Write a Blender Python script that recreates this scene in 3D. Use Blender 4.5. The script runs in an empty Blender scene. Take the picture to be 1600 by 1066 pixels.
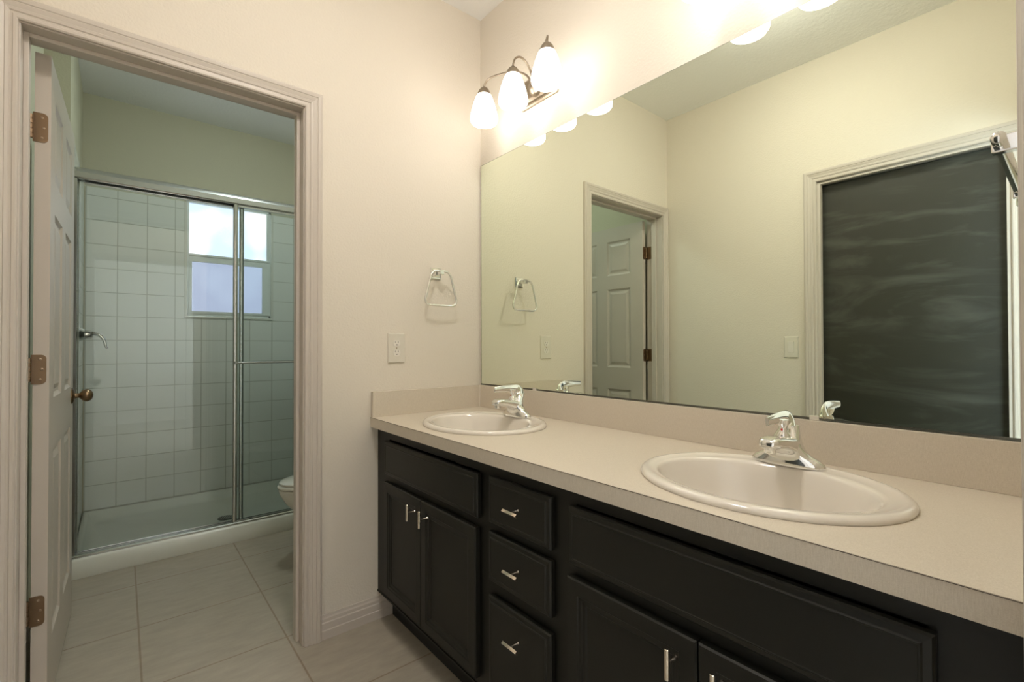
import bpy, bmesh, math, random
from mathutils import Vector, Matrix
random.seed(4)
S = bpy.context.scene
COL = S.collection
PI = math.pi

# ------------------------------------------------------------------ camera, world, exposure
cam_d = bpy.data.cameras.new('camera'); cam = bpy.data.objects.new('camera', cam_d); COL.objects.link(cam)
S.camera = cam
cam_d.sensor_width = 36.0; cam_d.lens = 36.0*738.8153/1600; cam_d.clip_start = 0.01; cam_d.clip_end = 60
YAW, PITCH, ROLL = math.radians(39.5645), math.radians(0.5744), math.radians(-0.1183)
F = Vector((math.sin(YAW)*math.cos(PITCH), math.cos(YAW)*math.cos(PITCH), math.sin(PITCH)))
R = Vector((math.cos(YAW), -math.sin(YAW), 0)); U = R.cross(F)
R2 = R*math.cos(ROLL)+U*math.sin(ROLL); U2 = U*math.cos(ROLL)-R*math.sin(ROLL)
M = Matrix((R2, U2, -F)).transposed().to_4x4(); M.translation = Vector((-1.3712, -1.9019, 1.1414))
cam.matrix_world = M

w = bpy.data.worlds.new('world'); S.world = w; w.use_nodes = True
w.node_tree.nodes['Background'].inputs[0].default_value = (0.75, 0.85, 1.0, 1)
w.node_tree.nodes['Background'].inputs[1].default_value = 0.9
S.view_settings.view_transform = 'Standard'; S.view_settings.look = 'None'
S.view_settings.exposure = 0.52; S.view_settings.gamma = 1.0; S.view_settings.use_curve_mapping = False
try:
    S.cycles.max_bounces = 14; S.cycles.diffuse_bounces = 7; S.cycles.glossy_bounces = 8
    S.cycles.transparent_max_bounces = 16; S.cycles.sample_clamp_indirect = 6
except Exception: pass

SHADE_EMIT = 5.8          # the glowing glass shades over the vanity
HALL_EMIT = 22.0           # added fill lamp, unseen, on the hall ceiling outside the near doorway
TOILET_EMIT = 33.0        # added fill lamp, unseen, on the toilet-room ceiling
ROOM_EMIT = 52.0           # added fill lamp over the vanity room, above the frame
HALLWIN_EMIT = 26.0       # bluish fill from an added, unseen hall window

# ------------------------------------------------------------------ helpers
def link(o, parent=None):
    COL.objects.link(o)
    if parent is not None: o.parent = parent
    return o
def tag(o, label=None, cat=None, group=None, kind=None):
    if label: o['label'] = label
    if cat: o['category'] = cat
    if group: o['group'] = group
    if kind: o['kind'] = kind
    return o
def empty(name, loc=(0,0,0), rz=0.0, parent=None):
    o = bpy.data.objects.new(name, None); o.empty_display_size = 0.05
    o.location = loc; o.rotation_euler = (0,0,rz)
    return link(o, parent)
def build(name, bm, m, parent=None, smooth=None, bevel=None, loc=None, weld=True):
    if weld: bmesh.ops.remove_doubles(bm, verts=bm.verts, dist=1e-5)
    bmesh.ops.recalc_face_normals(bm, faces=bm.faces)
    me = bpy.data.meshes.new(name); bm.to_mesh(me); bm.free()
    if m: me.materials.append(m)
    o = bpy.data.objects.new(name, me); link(o, parent)
    if loc: o.location = loc
    if smooth is not None:
        me.polygons.foreach_set('use_smooth', [True]*len(me.polygons))
        me.set_sharp_from_angle(angle=math.radians(smooth))
    if bevel:
        b = o.modifiers.new('bevel', 'BEVEL'); b.width = bevel; b.segments = 2; b.limit_method = 'ANGLE'
        b.angle_limit = math.radians(40)
    return o
def B(): return bmesh.new()
def box(bm, x0, x1, y0, y1, z0, z1):
    x0,x1 = sorted((x0,x1)); y0,y1 = sorted((y0,y1)); z0,z1 = sorted((z0,z1))
    v = [bm.verts.new(p) for p in ((x0,y0,z0),(x1,y0,z0),(x1,y1,z0),(x0,y1,z0),(x0,y0,z1),(x1,y0,z1),(x1,y1,z1),(x0,y1,z1))]
    for f in ((0,3,2,1),(4,5,6,7),(0,1,5,4),(1,2,6,5),(2,3,7,6),(3,0,4,7)): bm.faces.new([v[i] for i in f])
    return bm
def ring_loft(bm, rings, cap0=True, cap1=True, closed=True):
    vs = [[bm.verts.new(p) for p in r] for r in rings]
    n = len(vs[0])
    for a, b in zip(vs, vs[1:]):
        for i in range(n if closed else n-1):
            j = (i+1) % n
            bm.faces.new((a[i], a[j], b[j], b[i]))
    if cap0: bm.faces.new(vs[0][::-1])
    if cap1: bm.faces.new(vs[-1])
    return bm
def lathe(bm, prof, c=(0,0,0), axis='Z', n=32, cap0=False, cap1=False):
    rings = []
    for r, h in prof:
        ring = []
        for i in range(n):
            a = 2*PI*i/n; p, q = r*math.cos(a), r*math.sin(a)
            if axis == 'Z': v = (p, q, h)
            elif axis == 'X': v = (h, p, q)
            else: v = (p, h, q)
            ring.append((c[0]+v[0], c[1]+v[1], c[2]+v[2]))
        rings.append(ring)
    return ring_loft(bm, rings, cap0, cap1)
def catmull(pts, k=8, closed=False):
    pts = [Vector(p) for p in pts]; out = []
    n = len(pts); seg = n if closed else n-1
    for i in range(seg):
        if closed: p0,p1,p2,p3 = pts[(i-1)%n],pts[i],pts[(i+1)%n],pts[(i+2)%n]
        else: p0,p1,p2,p3 = pts[max(i-1,0)],pts[i],pts[i+1],pts[min(i+2,n-1)]
        for j in range(k):
            t = j/k
            out.append(0.5*((2*p1)+(p2-p0)*t+(2*p0-5*p1+4*p2-p3)*t*t+(3*p1-p0-3*p2+p3)*t**3))
    if not closed: out.append(pts[-1])
    return out
def tube(bm, pts, rad, n=12, closed=False, squash=None):
    pts = [Vector(p) for p in pts]; m = len(pts); rings = []
    up = None
    for i, p in enumerate(pts):
        a = pts[(i-1) % m] if (closed or i > 0) else p
        b = pts[(i+1) % m] if (closed or i < m-1) else p
        t = (b-a).normalized()
        if up is None:
            up = Vector((0,0,1)) if abs(t.z) < 0.9 else Vector((0,1,0))
        s = t.cross(up).normalized(); up = s.cross(t).normalized()
        r = rad(i/(m-1)) if callable(rad) else rad
        rr = r if isinstance(r, tuple) else (r, r)
        rings.append([p + s*math.cos(2*PI*k/n)*rr[0] + up*math.sin(2*PI*k/n)*rr[1] for k in range(n)])
    if closed:
        rings.append(rings[0]); ring_loft(bm, rings, False, False)
    else: ring_loft(bm, rings)
    return bm
def sup(cx, cy, z, a, b, n=2.0, k=40):     # superellipse ring in xy
    o = []
    for i in range(k):
        t = 2*PI*i/k; c, s = math.cos(t), math.sin(t)
        o.append((cx+a*math.copysign(abs(c)**(2/n), c), cy+b*math.copysign(abs(s)**(2/n), s), z))
    return o

# ------------------------------------------------------------------ materials
def mat(name, col, rough=0.6, metal=0.0, bump=None, spec=None, coat=None, var=None, emis=None):
    m = bpy.data.materials.new(name); m.use_nodes = True
    nt = m.node_tree; N = nt.nodes; L = nt.links; p = N['Principled BSDF']
    p.inputs['Base Color'].default_value = (*col, 1); p.inputs['Roughness'].default_value = rough
    p.inputs['Metallic'].default_value = metal
    if spec is not None: p.inputs['Specular IOR Level'].default_value = spec
    if coat: p.inputs['Coat Weight'].default_value = coat; p.inputs['Coat Roughness'].default_value = 0.08
    tc = N.new('ShaderNodeTexCoord')
    if bump or var:
        pass
    if bump:
        sc, st, det = bump
        n = N.new('ShaderNodeTexNoise'); n.inputs['Scale'].default_value = sc; n.inputs['Detail'].default_value = det
        L.new(tc.outputs['Object'], n.inputs['Vector'])
        b = N.new('ShaderNodeBump'); b.inputs['Strength'].default_value = st; b.inputs['Distance'].default_value = 0.004
        L.new(n.outputs['Fac'], b.inputs['Height']); L.new(b.outputs['Normal'], p.inputs['Normal'])
    if var:
        sc, amt = var
        n2 = N.new('ShaderNodeTexNoise'); n2.inputs['Scale'].default_value = sc; n2.inputs['Detail'].default_value = 4
        L.new(tc.outputs['Object'], n2.inputs['Vector'])
        mx = N.new('ShaderNodeMix'); mx.data_type = 'RGBA'
        L.new(n2.outputs['Fac'], mx.inputs['Factor'])
        mx.inputs['A'].default_value = (*[c*(1-amt) for c in col], 1)
        mx.inputs['B'].default_value = (*[min(1,c*(1+amt)) for c in col], 1)
        L.new(mx.outputs['Result'], p.inputs['Base Color'])
    if emis:
        p.inputs['Emission Color'].default_value = (*emis[0], 1); p.inputs['Emission Strength'].default_value = emis[1]
    return m
def lin(r, g, b):
    f = lambda c: (c/255/12.92) if c/255 <= 0.04045 else ((c/255+0.055)/1.055)**2.4
    return (f(r), f(g), f(b))

M_wall = mat('wall_paint', (0.69, 0.635, 0.55), 0.75, bump=(120, 0.35, 3), var=(1.5, 0.01))
M_wall_shaded = mat('wall_paint_shaded', (0.52, 0.50, 0.375), 0.7, bump=(120, 0.3, 3), var=(1.5, 0.01))  # same wall paint, with the toilet room's dimmer light put into the colour
M_ceil = mat('ceiling_paint', (0.84, 0.84, 0.83), 0.85, bump=(60, 0.6, 4))
M_trim = mat('trim_paint', (0.55, 0.495, 0.44), 0.42, var=(6, 0.015))
M_door = mat('door_paint', (0.52, 0.465, 0.405), 0.42, bump=(260, 0.05, 2))
M_chrome = mat('chrome', (0.82, 0.82, 0.80), 0.06, 1.0)
M_alu = mat('polished_aluminium', (0.66, 0.68, 0.67), 0.16, 1.0)
M_nickel = mat('brushed_nickel', (0.38, 0.32, 0.25), 0.32, 1.0, bump=(900, 0.04, 2))
M_brass = mat('antique_bronze', (0.26, 0.18, 0.105), 0.32, 1.0, var=(40, 0.15))
M_hinge = mat('satin_hinge', (0.24, 0.165, 0.105), 0.36, 1.0)
M_pull = mat('satin_nickel_pull', (0.80, 0.72, 0.62), 0.22, 1.0)
M_cab = mat('espresso_cabinet', (0.0095, 0.0092, 0.0066), 0.45, spec=0.4, bump=(300, 0.05, 2), var=(20, 0.12))
M_kick = mat('toe_kick', (0.008, 0.008, 0.007), 0.6)
M_porc = mat('porcelain', (0.72, 0.67, 0.60), 0.12, coat=0.6)
M_porc2 = mat('toilet_porcelain', (0.70, 0.69, 0.62), 0.1, coat=0.6)
M_acry = mat('shower_acrylic', (0.72, 0.73, 0.66), 0.22, coat=0.3)
M_plas = mat('white_plastic', (0.66, 0.62, 0.54), 0.35)
M_dark = mat('black_slot', (0.01, 0.01, 0.01), 0.6)
M_drain = mat('drain_grate', (0.05, 0.055, 0.05), 0.35, 0.8)
M_red = mat('red_dot', (0.5, 0.03, 0.03), 0.4)
M_screw = mat('screw_steel', (0.34, 0.26, 0.19), 0.3, 1.0)

def mat_counter():
    m = mat('linen_laminate', (0.62, 0.55, 0.45), 0.38)
    N = m.node_tree.nodes; L = m.node_tree.links; p = N['Principled BSDF']
    tc = N.new('ShaderNodeTexCoord')
    outs = []
    for sc in ((1400, 1400, 90), (500, 500, 1600)):
        mp = N.new('ShaderNodeMapping'); mp.inputs['Scale'].default_value = sc
        L.new(tc.outputs['Object'], mp.inputs['Vector'])
        n = N.new('ShaderNodeTexNoise'); n.inputs['Scale'].default_value = 1; n.inputs['Detail'].default_value = 2
        L.new(mp.outputs['Vector'], n.inputs['Vector']); outs.append(n)
    ad = N.new('ShaderNodeMath'); ad.operation = 'ADD'
    L.new(outs[0].outputs['Fac'], ad.inputs[0]); L.new(outs[1].outputs['Fac'], ad.inputs[1])
    mr = N.new('ShaderNodeMapRange'); mr.inputs['From Min'].default_value = 0.7; mr.inputs['From Max'].default_value = 1.3
    L.new(ad.outputs[0], mr.inputs['Value'])
    mx = N.new('ShaderNodeMix'); mx.data_type = 'RGBA'; L.new(mr.outputs['Result'], mx.inputs['Factor'])
    mx.inputs['A'].default_value = (0.54, 0.475, 0.385, 1); mx.inputs['B'].default_value = (0.66, 0.595, 0.50, 1)
    L.new(mx.outputs['Result'], p.inputs['Base Color'])
    return m
M_count = mat_counter()

def mat_tile(name, plane, size, mortar, ctile, cgrout, offs, rough, var=0.04, bumpk=0.4, floor=False):
    m = mat(name, ctile, rough)
    N = m.node_tree.nodes; L = m.node_tree.links; p = N['Principled BSDF']
    tc = N.new('ShaderNodeTexCoord'); sep = N.new('ShaderNodeSeparateXYZ'); L.new(tc.outputs['Object'], sep.inputs[0])
    cmb = N.new('ShaderNodeCombineXYZ')
    for k, ax in enumerate(plane):
        a = N.new('ShaderNodeMath'); a.operation = 'SUBTRACT'; a.inputs[1].default_value = offs[k]
        L.new(sep.outputs['XYZ'.index(ax)], a.inputs[0]); L.new(a.outputs[0], cmb.inputs[k])
    br = N.new('ShaderNodeTexBrick'); br.offset = 0; br.squash = 1
    br.inputs['Scale'].default_value = 1; br.inputs['Brick Width'].default_value = size; br.inputs['Row Height'].default_value = size
    br.inputs['Mortar Size'].default_value = mortar; br.inputs['Mortar Smooth'].default_value = 0.25; br.inputs['Bias'].default_value = 0
    L.new(cmb.outputs[0], br.inputs['Vector'])
    br.inputs['Color1'].default_value = (*[c*(1-var) for c in ctile], 1); br.inputs['Color2'].default_value = (*[c*(1+var) for c in ctile], 1)
    br.inputs['Mortar'].default_value = (*cgrout, 1)
    out = br.outputs['Color']
    b = N.new('ShaderNodeBump'); b.inputs['Strength'].default_value = bumpk; b.inputs['Distance'].default_value = 0.002; b.invert = True
    L.new(br.outputs['Fac'], b.inputs['Height']); L.new(b.outputs['Normal'], p.inputs['Normal'])
    if floor:
        mp = N.new('ShaderNodeMapping'); mp.inputs['Scale'].default_value = (5, 16, 5); mp.inputs['Rotation'].default_value = (0,0,0.25)
        L.new(tc.outputs['Object'], mp.inputs['Vector'])
        n = N.new('ShaderNodeTexNoise'); n.inputs['Scale'].default_value = 1.6; n.inputs['Detail'].default_value = 9; n.inputs['Roughness'].default_value = 0.7
        L.new(mp.outputs['Vector'], n.inputs['Vector'])
        mr = N.new('ShaderNodeMapRange'); mr.inputs['From Min'].default_value = 0.3; mr.inputs['From Max'].default_value = 0.7
        mr.inputs['To Min'].default_value = 0.87; mr.inputs['To Max'].default_value = 1.1
        L.new(n.outputs['Fac'], mr.inputs['Value'])
        mx = N.new('ShaderNodeMix'); mx.data_type = 'RGBA'; mx.blend_type = 'MULTIPLY'; mx.inputs['Factor'].default_value = 1
        L.new(out, mx.inputs['A']); L.new(mr.outputs['Result'], mx.inputs['B']); out = mx.outputs['Result']
    L.new(out, p.inputs['Base Color'])
    return m
M_floor = mat_tile('floor_tile', 'XY', 0.4475, 0.0035, (0.365, 0.325, 0.262), (0.26, 0.205, 0.145), (-1.312-0.4475*20, 0.102-0.4475*20), 0.42, 0.015, 0.3, floor=True)
M_tileB = mat_tile('shower_tile_back', 'XZ', 0.1545, 0.0028, (0.74, 0.75, 0.71), (0.48, 0.49, 0.44), (-1.548-0.1545*20, 0.101-0.1545*20), 0.16, 0.02)
M_tileS = mat_tile('shower_tile_side', 'YZ', 0.1545, 0.0028, (0.74, 0.75, 0.71), (0.48, 0.49, 0.44), (2.13-0.1545*40, 0.101-0.1545*20), 0.16, 0.02)

def mat_mirror():
    m = bpy.data.materials.new('mirror_silver'); m.use_nodes = True; nt = m.node_tree; nt.nodes.clear()
    o = nt.nodes.new('ShaderNodeOutputMaterial'); g = nt.nodes.new('ShaderNodeBsdfAnisotropic')
    g.inputs['Color'].default_value = (0.84, 0.90, 0.775, 1); g.inputs['Roughness'].default_value = 0.0
    nt.links.new(g.outputs[0], o.inputs[0]); return m
M_mirror = mat_mirror()
M_medge = mat('mirror_edge', (0.10, 0.12, 0.08), 0.25)
M_chan = mat('mirror_channel', (0.16, 0.16, 0.14), 0.25, 0.9)

def mat_glass(name, tint, refl=1.0):
    m = bpy.data.materials.new(name); m.use_nodes = True; nt = m.node_tree; nt.nodes.clear(); N = nt.nodes
    o = N.new('ShaderNodeOutputMaterial'); t = N.new('ShaderNodeBsdfTransparent'); t.inputs[0].default_value = (*tint, 1)
    g = N.new('ShaderNodeBsdfAnisotropic'); g.inputs['Roughness'].default_value = 0.01; g.inputs['Color'].default_value = (.9,.95,.93,1)
    fr = N.new('ShaderNodeFresnel'); fr.inputs[0].default_value = 1.5
    mx = N.new('ShaderNodeMixShader')
    nt.links.new(fr.outputs[0], mx.inputs[0]); nt.links.new(t.outputs[0], mx.inputs[1]); nt.links.new(g.outputs[0], mx.inputs[2])
    nt.links.new(mx.outputs[0], o.inputs[0]); return m
M_glass = mat_glass('clear_shower_glass', (0.97, 0.985, 0.98))
M_glass2 = mat_glass('clear_shower_glass_outer', (0.93, 0.965, 0.965))

def mat_emit(name, col, s):
    m = bpy.data.materials.new(name); m.use_nodes = True; nt = m.node_tree; nt.nodes.clear()
    o = nt.nodes.new('ShaderNodeOutputMaterial'); e = nt.nodes.new('ShaderNodeEmission')
    e.inputs[0].default_value = (*col, 1); e.inputs[1].default_value = s; nt.links.new(e.outputs[0], o.inputs[0]); return m
M_shade = mat_emit('lit_opal_glass', (1.0, 0.93, 0.84), SHADE_EMIT)
M_hallfill = mat_emit('hall_fill', (1.0, 0.94, 0.88), HALL_EMIT)

def mat_frost(name, ca, cb, s, c0):
    m = bpy.data.materials.new(name); m.use_nodes = True; nt = m.node_tree; nt.nodes.clear(); N = nt.nodes; L = nt.links
    o = N.new('ShaderNodeOutputMaterial'); e = N.new('ShaderNodeEmission'); e.inputs[1].default_value = s
    tc = N.new('ShaderNodeTexCoord')
    n = N.new('ShaderNodeTexNoise'); n.inputs['Scale'].default_value = 3.2; n.inputs['Detail'].default_value = 1
    n2 = N.new('ShaderNodeTexNoise'); n2.inputs['Scale'].default_value = 240; n2.inputs['Detail'].default_value = 2
    L.new(tc.outputs['Object'], n.inputs['Vector']); L.new(tc.outputs['Object'], n2.inputs['Vector'])
    ad = N.new('ShaderNodeMath'); ad.operation = 'MULTIPLY_ADD'; ad.inputs[1].default_value = 0.16
    L.new(n2.outputs['Fac'], ad.inputs[0]); L.new(n.outputs['Fac'], ad.inputs[2])
    cr = N.new('ShaderNodeValToRGB'); cr.color_ramp.elements[0].position = c0; cr.color_ramp.elements[1].position = c0+0.16
    cr.color_ramp.elements[0].color = (*ca, 1); cr.color_ramp.elements[1].color = (*cb, 1)
    L.new(ad.outputs[0], cr.inputs[0]); L.new(cr.outputs[0], e.inputs[0]); L.new(e.outputs[0], o.inputs[0]); return m
M_frostU = mat_frost('frosted_glass_daylight_upper', (0.58, 0.72, 0.95), (0.95, 1.0, 1.0), 1.1, 0.50)
M_frostL = mat_frost('frosted_glass_daylight_lower', (0.50, 0.58, 0.78), (0.56, 0.66, 0.86), 0.66, 0.50)

def mat_board():
    m = mat('dark_chalky_panel', (0.02, 0.022, 0.018), 0.45)
    N = m.node_tree.nodes; L = m.node_tree.links; p = N['Principled BSDF']
    tc = N.new('ShaderNodeTexCoord'); mp = N.new('ShaderNodeMapping'); mp.inputs['Scale'].default_value = (1, 1.0, 4.5)
    mp.inputs['Rotation'].default_value = (0.16, 0, 0)
    L.new(tc.outputs['Object'], mp.inputs['Vector'])
    n = N.new('ShaderNodeTexNoise'); n.inputs['Scale'].default_value = 1.1; n.inputs['Detail'].default_value = 9; n.inputs['Roughness'].default_value = 0.55
    n.inputs['Distortion'].default_value = 2.2
    L.new(mp.outputs[0], n.inputs['Vector'])
    cr = N.new('ShaderNodeValToRGB'); cr.color_ramp.elements[0].position = 0.50; cr.color_ramp.elements[1].position = 0.85
    cr.color_ramp.elements[0].color = (0.020, 0.020, 0.013, 1); cr.color_ramp.elements[1].color = (0.080, 0.083, 0.070, 1)
    L.new(n.outputs['Fac'], cr.inputs[0]); L.new(cr.outputs[0], p.inputs['Base Color'])
    return m
M_board = mat_board()

# ------------------------------------------------------------------ dimensions
H = 2.76; XW = -1.66; YN = -1.8795; WT = 0.12; YB = 2.14
OL, OR, OH = -1.594, -0.836, 2.056           # door opening in the far wall
def struct(name, bm, m, parent=None, **k):
    o = build(name, bm, m, parent, **k)
    if parent is None: o['kind'] = 'structure'
    return o

# ------------------------------------------------------------------ room shell
bm = B(); box(bm, -3.2, 1.2, -4.6, 2.4, -0.1, 0); struct('floor', bm, M_floor)
bm = B(); box(bm, -3.2, 1.2, -4.6, 2.4, H, H+0.1); struct('ceiling', bm, M_ceil)
bm = B()   # far wall with the toilet-room doorway
box(bm, XW-0.12, OL-0.018, 0, WT, 0, H); box(bm, OL-0.018, OR+0.018, 0, WT, OH+0.018, H); box(bm, OR+0.018, 0.0, 0, WT, 0, H)
struct('wall_front', bm, M_wall)
bm = B(); box(bm, 0, 0.12, -2.0, WT, 0, H); struct('wall_right', bm, M_wall)
# left wall with door opening
DY0, DY1, DH = -1.700, -0.953, 2.056
bm = B()
box(bm, XW-WT, XW, DY1+0.018, 0, 0, H); box(bm, XW-WT, XW, DY0-0.018, DY1+0.018, DH+0.018, H); box(bm, XW-WT, XW, YN-WT, DY0-0.018, 0, H)
struct('wall_left', bm, M_wall)
# near wall with the doorway the picture is taken from
NL, NR = -1.60, -0.722
bm = B()
box(bm, NR, 0, YN-WT, YN, 0, H); box(bm, XW, NL, YN-WT, YN, 0, H); box(bm, NL, NR, YN-WT, YN, 2.056, H)
struct('wall_near', bm, M_wall)
# hall behind the camera
bm = B()
box(bm, -3.1, -3.0, -4.5, YN-WT, 0, H); box(bm, 1.0, 1.1, -4.5, YN-WT, 0, H); box(bm, -3.1, 1.1, -4.6, -4.5, 0, H)
box(bm, -3.0, XW-WT, YN-WT, YN-0.02, 0, H); box(bm, 0.12, 1.0, YN-WT, YN-0.02, 0, H)
struct('wall_hall', bm, M_wall)
# closet behind the dark door
bm = B(); box(bm, XW-0.75, XW-0.65, -1.876, WT, 0, H); struct('wall_outer', bm, M_wall)

# toilet room
bm = B()
box(bm, XW-0.12, XW, WT, 1.22, 0, H)
box(bm, XW-0.12, -1.566, 1.22, YB, 0, H)
struct('wall_left_toilet', bm, M_wall_shaded)
bm = B(); box(bm, 0.0, 0.12, WT, YB+0.12, 0, H); struct('wall_right_toilet', bm, M_wall_shaded)
bm = B()    # toilet-room face of the party wall (door head side)
WX0, WX1, WZ0, WZ1 = -1.020, -0.472, 1.350, 2.185
box(bm, -1.78, WX0, YB, YB+0.12, 0, H); box(bm, WX1, 0.0, YB, YB+0.12, 0, H)
box(bm, WX0, WX1, YB, YB+0.12, 0, WZ0); box(bm, WX0, WX1, YB, YB+0.12, WZ1, H)
wb = struct('wall_back', bm, M_wall_shaded)
bm = B()
T0 = YB-0.010
box(bm, -1.556, WX0, T0, YB, 0.098, 2.165); box(bm, WX1, -0.012, T0, YB, 0.098, 2.165); box(bm, WX0, WX1, T0, YB, 0.098, WZ0)
build('tile_facing', bm, M_tileB, wb, bevel=0.002)
wl = bpy.data.objects['wall_left_toilet']
bm = B(); box(bm, -1.566, -1.556, 1.25, YB, 0.098, 2.165); build('tile_facing', bm, M_tileS, wl, bevel=0.002)
wr = bpy.data.objects['wall_right_toilet']
bm = B(); box(bm, -0.012, 0.0, 1.25, T0, 0.098, 2.165); build('tile_facing', bm, M_tileS, wr, bevel=0.002)
bm = B(); tube(bm, [(-1.5555, T0-0.0006, 0.10), (-1.5555, T0-0.0006, 2.16)], 0.004, 8)
M_caulk = mat('aged_caulk', (0.42, 0.37, 0.26), 0.6); build('corner_caulk', bm, M_caulk, wb)

# ------------------------------------------------------------------ mouldings
CAS = [(0,0),(0,0.009),(0.004,0.012),(0.011,0.012),(0.013,0.0095),(0.018,0.0095),(0.021,0.0125),(0.028,0.014),(0.030,0.0125),(0.042,0.0165),(0.044,0.015),(0.047,0.0175),(0.056,0.0185),(0.058,0.015),(0.061,0.015),(0.064,0.012),(0.064,0)]
def casing(name, plane, pos, sgn, a0, a1, top, wl=1.0, wr=1.0, parent=None):
    """plane 'Y': wall face y=pos, opening along x from a0 to a1; plane 'X': wall face x=pos, along y. sgn: outward direction"""
    bm = B(); rings = []
    P = (lambda a, d, z: (a, pos+sgn*d, z)) if plane == 'Y' else (lambda a, d, z: (pos+sgn*d, a, z))
    rings.append([P(a0-w_*wl, d, 0) for w_, d in CAS]); rings.append([P(a0-w_*wl, d, top+w_) for w_, d in CAS])
    rings.append([P(a1+w_*wr, d, top+w_) for w_, d in CAS]); rings.append([P(a1+w_*wr, d, 0) for w_, d in CAS])
    ring_loft(bm, rings, True, True)
    return struct(name, bm, M_trim, parent)
casing('trim_1', 'Y', 0.0, -1, OL-0.004, OR+0.004, OH+0.004, wl=0.9)
casing('trim_2', 'Y', WT, 1, OL-0.004, OR+0.004, OH+0.004, wl=0.9)
casing('trim_3', 'X', XW, 1, DY0-0.004, DY1+0.004, DH+0.004)
casing('trim_4', 'Y', YN, 1, NL-0.004+0.018, NR+0.004-0.018, 2.045, wl=0.6)
# jambs with stops
bm = B()
box(bm, OL-0.018, OL, 0, WT, 0, OH); box(bm, OR, OR+0.018, 0, WT, 0, OH); box(bm, OL-0.018, OR+0.018, 0, WT, OH, OH+0.018)
box(bm, OL, OL+0.012, 0.045, 0.080, 0, OH); box(bm, OR-0.012, OR, 0.045, 0.080, 0, OH); box(bm, OL+0.012, OR-0.012, 0.045, 0.080, OH-0.012, OH)
struct('trim_5', bm, M_trim, bevel=0.0015)
bm = B()
box(bm, XW-WT, XW, DY0-0.018, DY0, 0, DH); box(bm, XW-WT, XW, DY1, DY1+0.018, 0, DH); box(bm, XW-WT, XW, DY0-0.018, DY1+0.018, DH, DH+0.018)
box(bm, XW-0.030, XW-0.002, DY1-0.012, DY1, 0, DH); box(bm, XW-0.030, XW-0.002, DY0+0.012, DY1-0.012, DH-0.012, DH)
trim6 = struct('trim_6', bm, M_trim, bevel=0.0015)
bm = B(); box(bm, NR-0.018, NR, YN-WT, YN, 0, 2.056); box(bm, NL, NL+0.018, YN-WT, YN, 0, 2.056); box(bm, NL, NR, YN-WT, YN, 2.045, 2.056)
struct('trim_7', bm, M_trim)

BBP = [(0,0),(0.012,0),(0.0135,0.034),(0.0115,0.037),(0.0115,0.062),(0.009,0.066),(0.009,0.078),(0.006,0.084),(0.005,0.093),(0,0.093)]
def baseboard(name, pts):       # pts: [(x,y,nx,ny)] path with outward normals at its two ends
    bm = B(); rings = [[(x+nx*d, y+ny*d, z) for d, z in BBP] for x, y, nx, ny in pts]
    ring_loft(bm, rings); return struct(name, bm, M_trim)
baseboard('baseboard_front', [(OR+0.068, 0, 0, -1), (-0.462, 0, 0, -1)])
baseboard('baseboard_left', [(XW, -0.002, 1, 0), (XW, DY1+0.070, 1, 0)])
baseboard('baseboard_toilet', [(XW, WT+0.02, 1, 0), (XW, 1.219, 1, 0)])

# ------------------------------------------------------------------ doors
def paneled(W, Hh, T, panels, rings, y0=0):
    """slab 0..W x, 0..H z, thickness T along y, panels recessed in both faces"""
    bm = B()
    xs = sorted({0, W, *[p[0] for p in panels], *[p[1] for p in panels]})
    zs = sorted({0, Hh, *[p[2] for p in panels], *[p[3] for p in panels]})
    def inp(x, z): return any(p[0] < x < p[1] and p[2] < z < p[3] for p in panels)
    for sgn, yf in ((-1, -T/2), (1, T/2)):
        for a, b in zip(xs, xs[1:]):
            for c, d in zip(zs, zs[1:]):
                if inp((a+b)/2, (c+d)/2): continue
                bm.faces.new([bm.verts.new(q) for q in ((a,yf,c),(b,yf,c),(b,yf,d),(a,yf,d))])
        for (a, b, c, d) in panels:
            loops = []
            for ins, dep in [(0,0)]+rings:
                y = yf - sgn*dep
                loops.append([bm.verts.new(q) for q in ((a+ins,y,c+ins),(b-ins,y,c+ins),(b-ins,y,d-ins),(a+ins,y,d-ins))])
            for l0, l1 in zip(loops, loops[1:]):
                for i in range(4): bm.faces.new((l0[i], l0[(i+1)%4], l1[(i+1)%4], l1[i]))
            bm.faces.new(loops[-1])
    for zs_, xx in ((zs, 0), (zs, W)):
        for c, d in zip(zs_, zs_[1:]):
            bm.faces.new([bm.verts.new(q) for q in ((xx,-T/2,c),(xx,T/2,c),(xx,T/2,d),(xx,-T/2,d))])
    for zz in (0, Hh):
        for a, b in zip(xs, xs[1:]):
            bm.faces.new([bm.verts.new(q) for q in ((a,-T/2,zz),(b,-T/2,zz),(b,T/2,zz),(a,T/2,zz))])
    return bm
DRINGS = [(0.006,0.0045),(0.012,0.0075),(0.022,0.0075),(0.040,0.002)]
def six_panels(W):
    s = 0.105; m = 0.10; pw = (W-2*s-m)/2
    out = []
    for a in (s, s+pw+m):
        for z0, z1 in ((0.20, 0.80), (0.965, 1.56), (1.665, 1.925)): out.append((a, a+pw, z0, z1))
    return out
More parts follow.
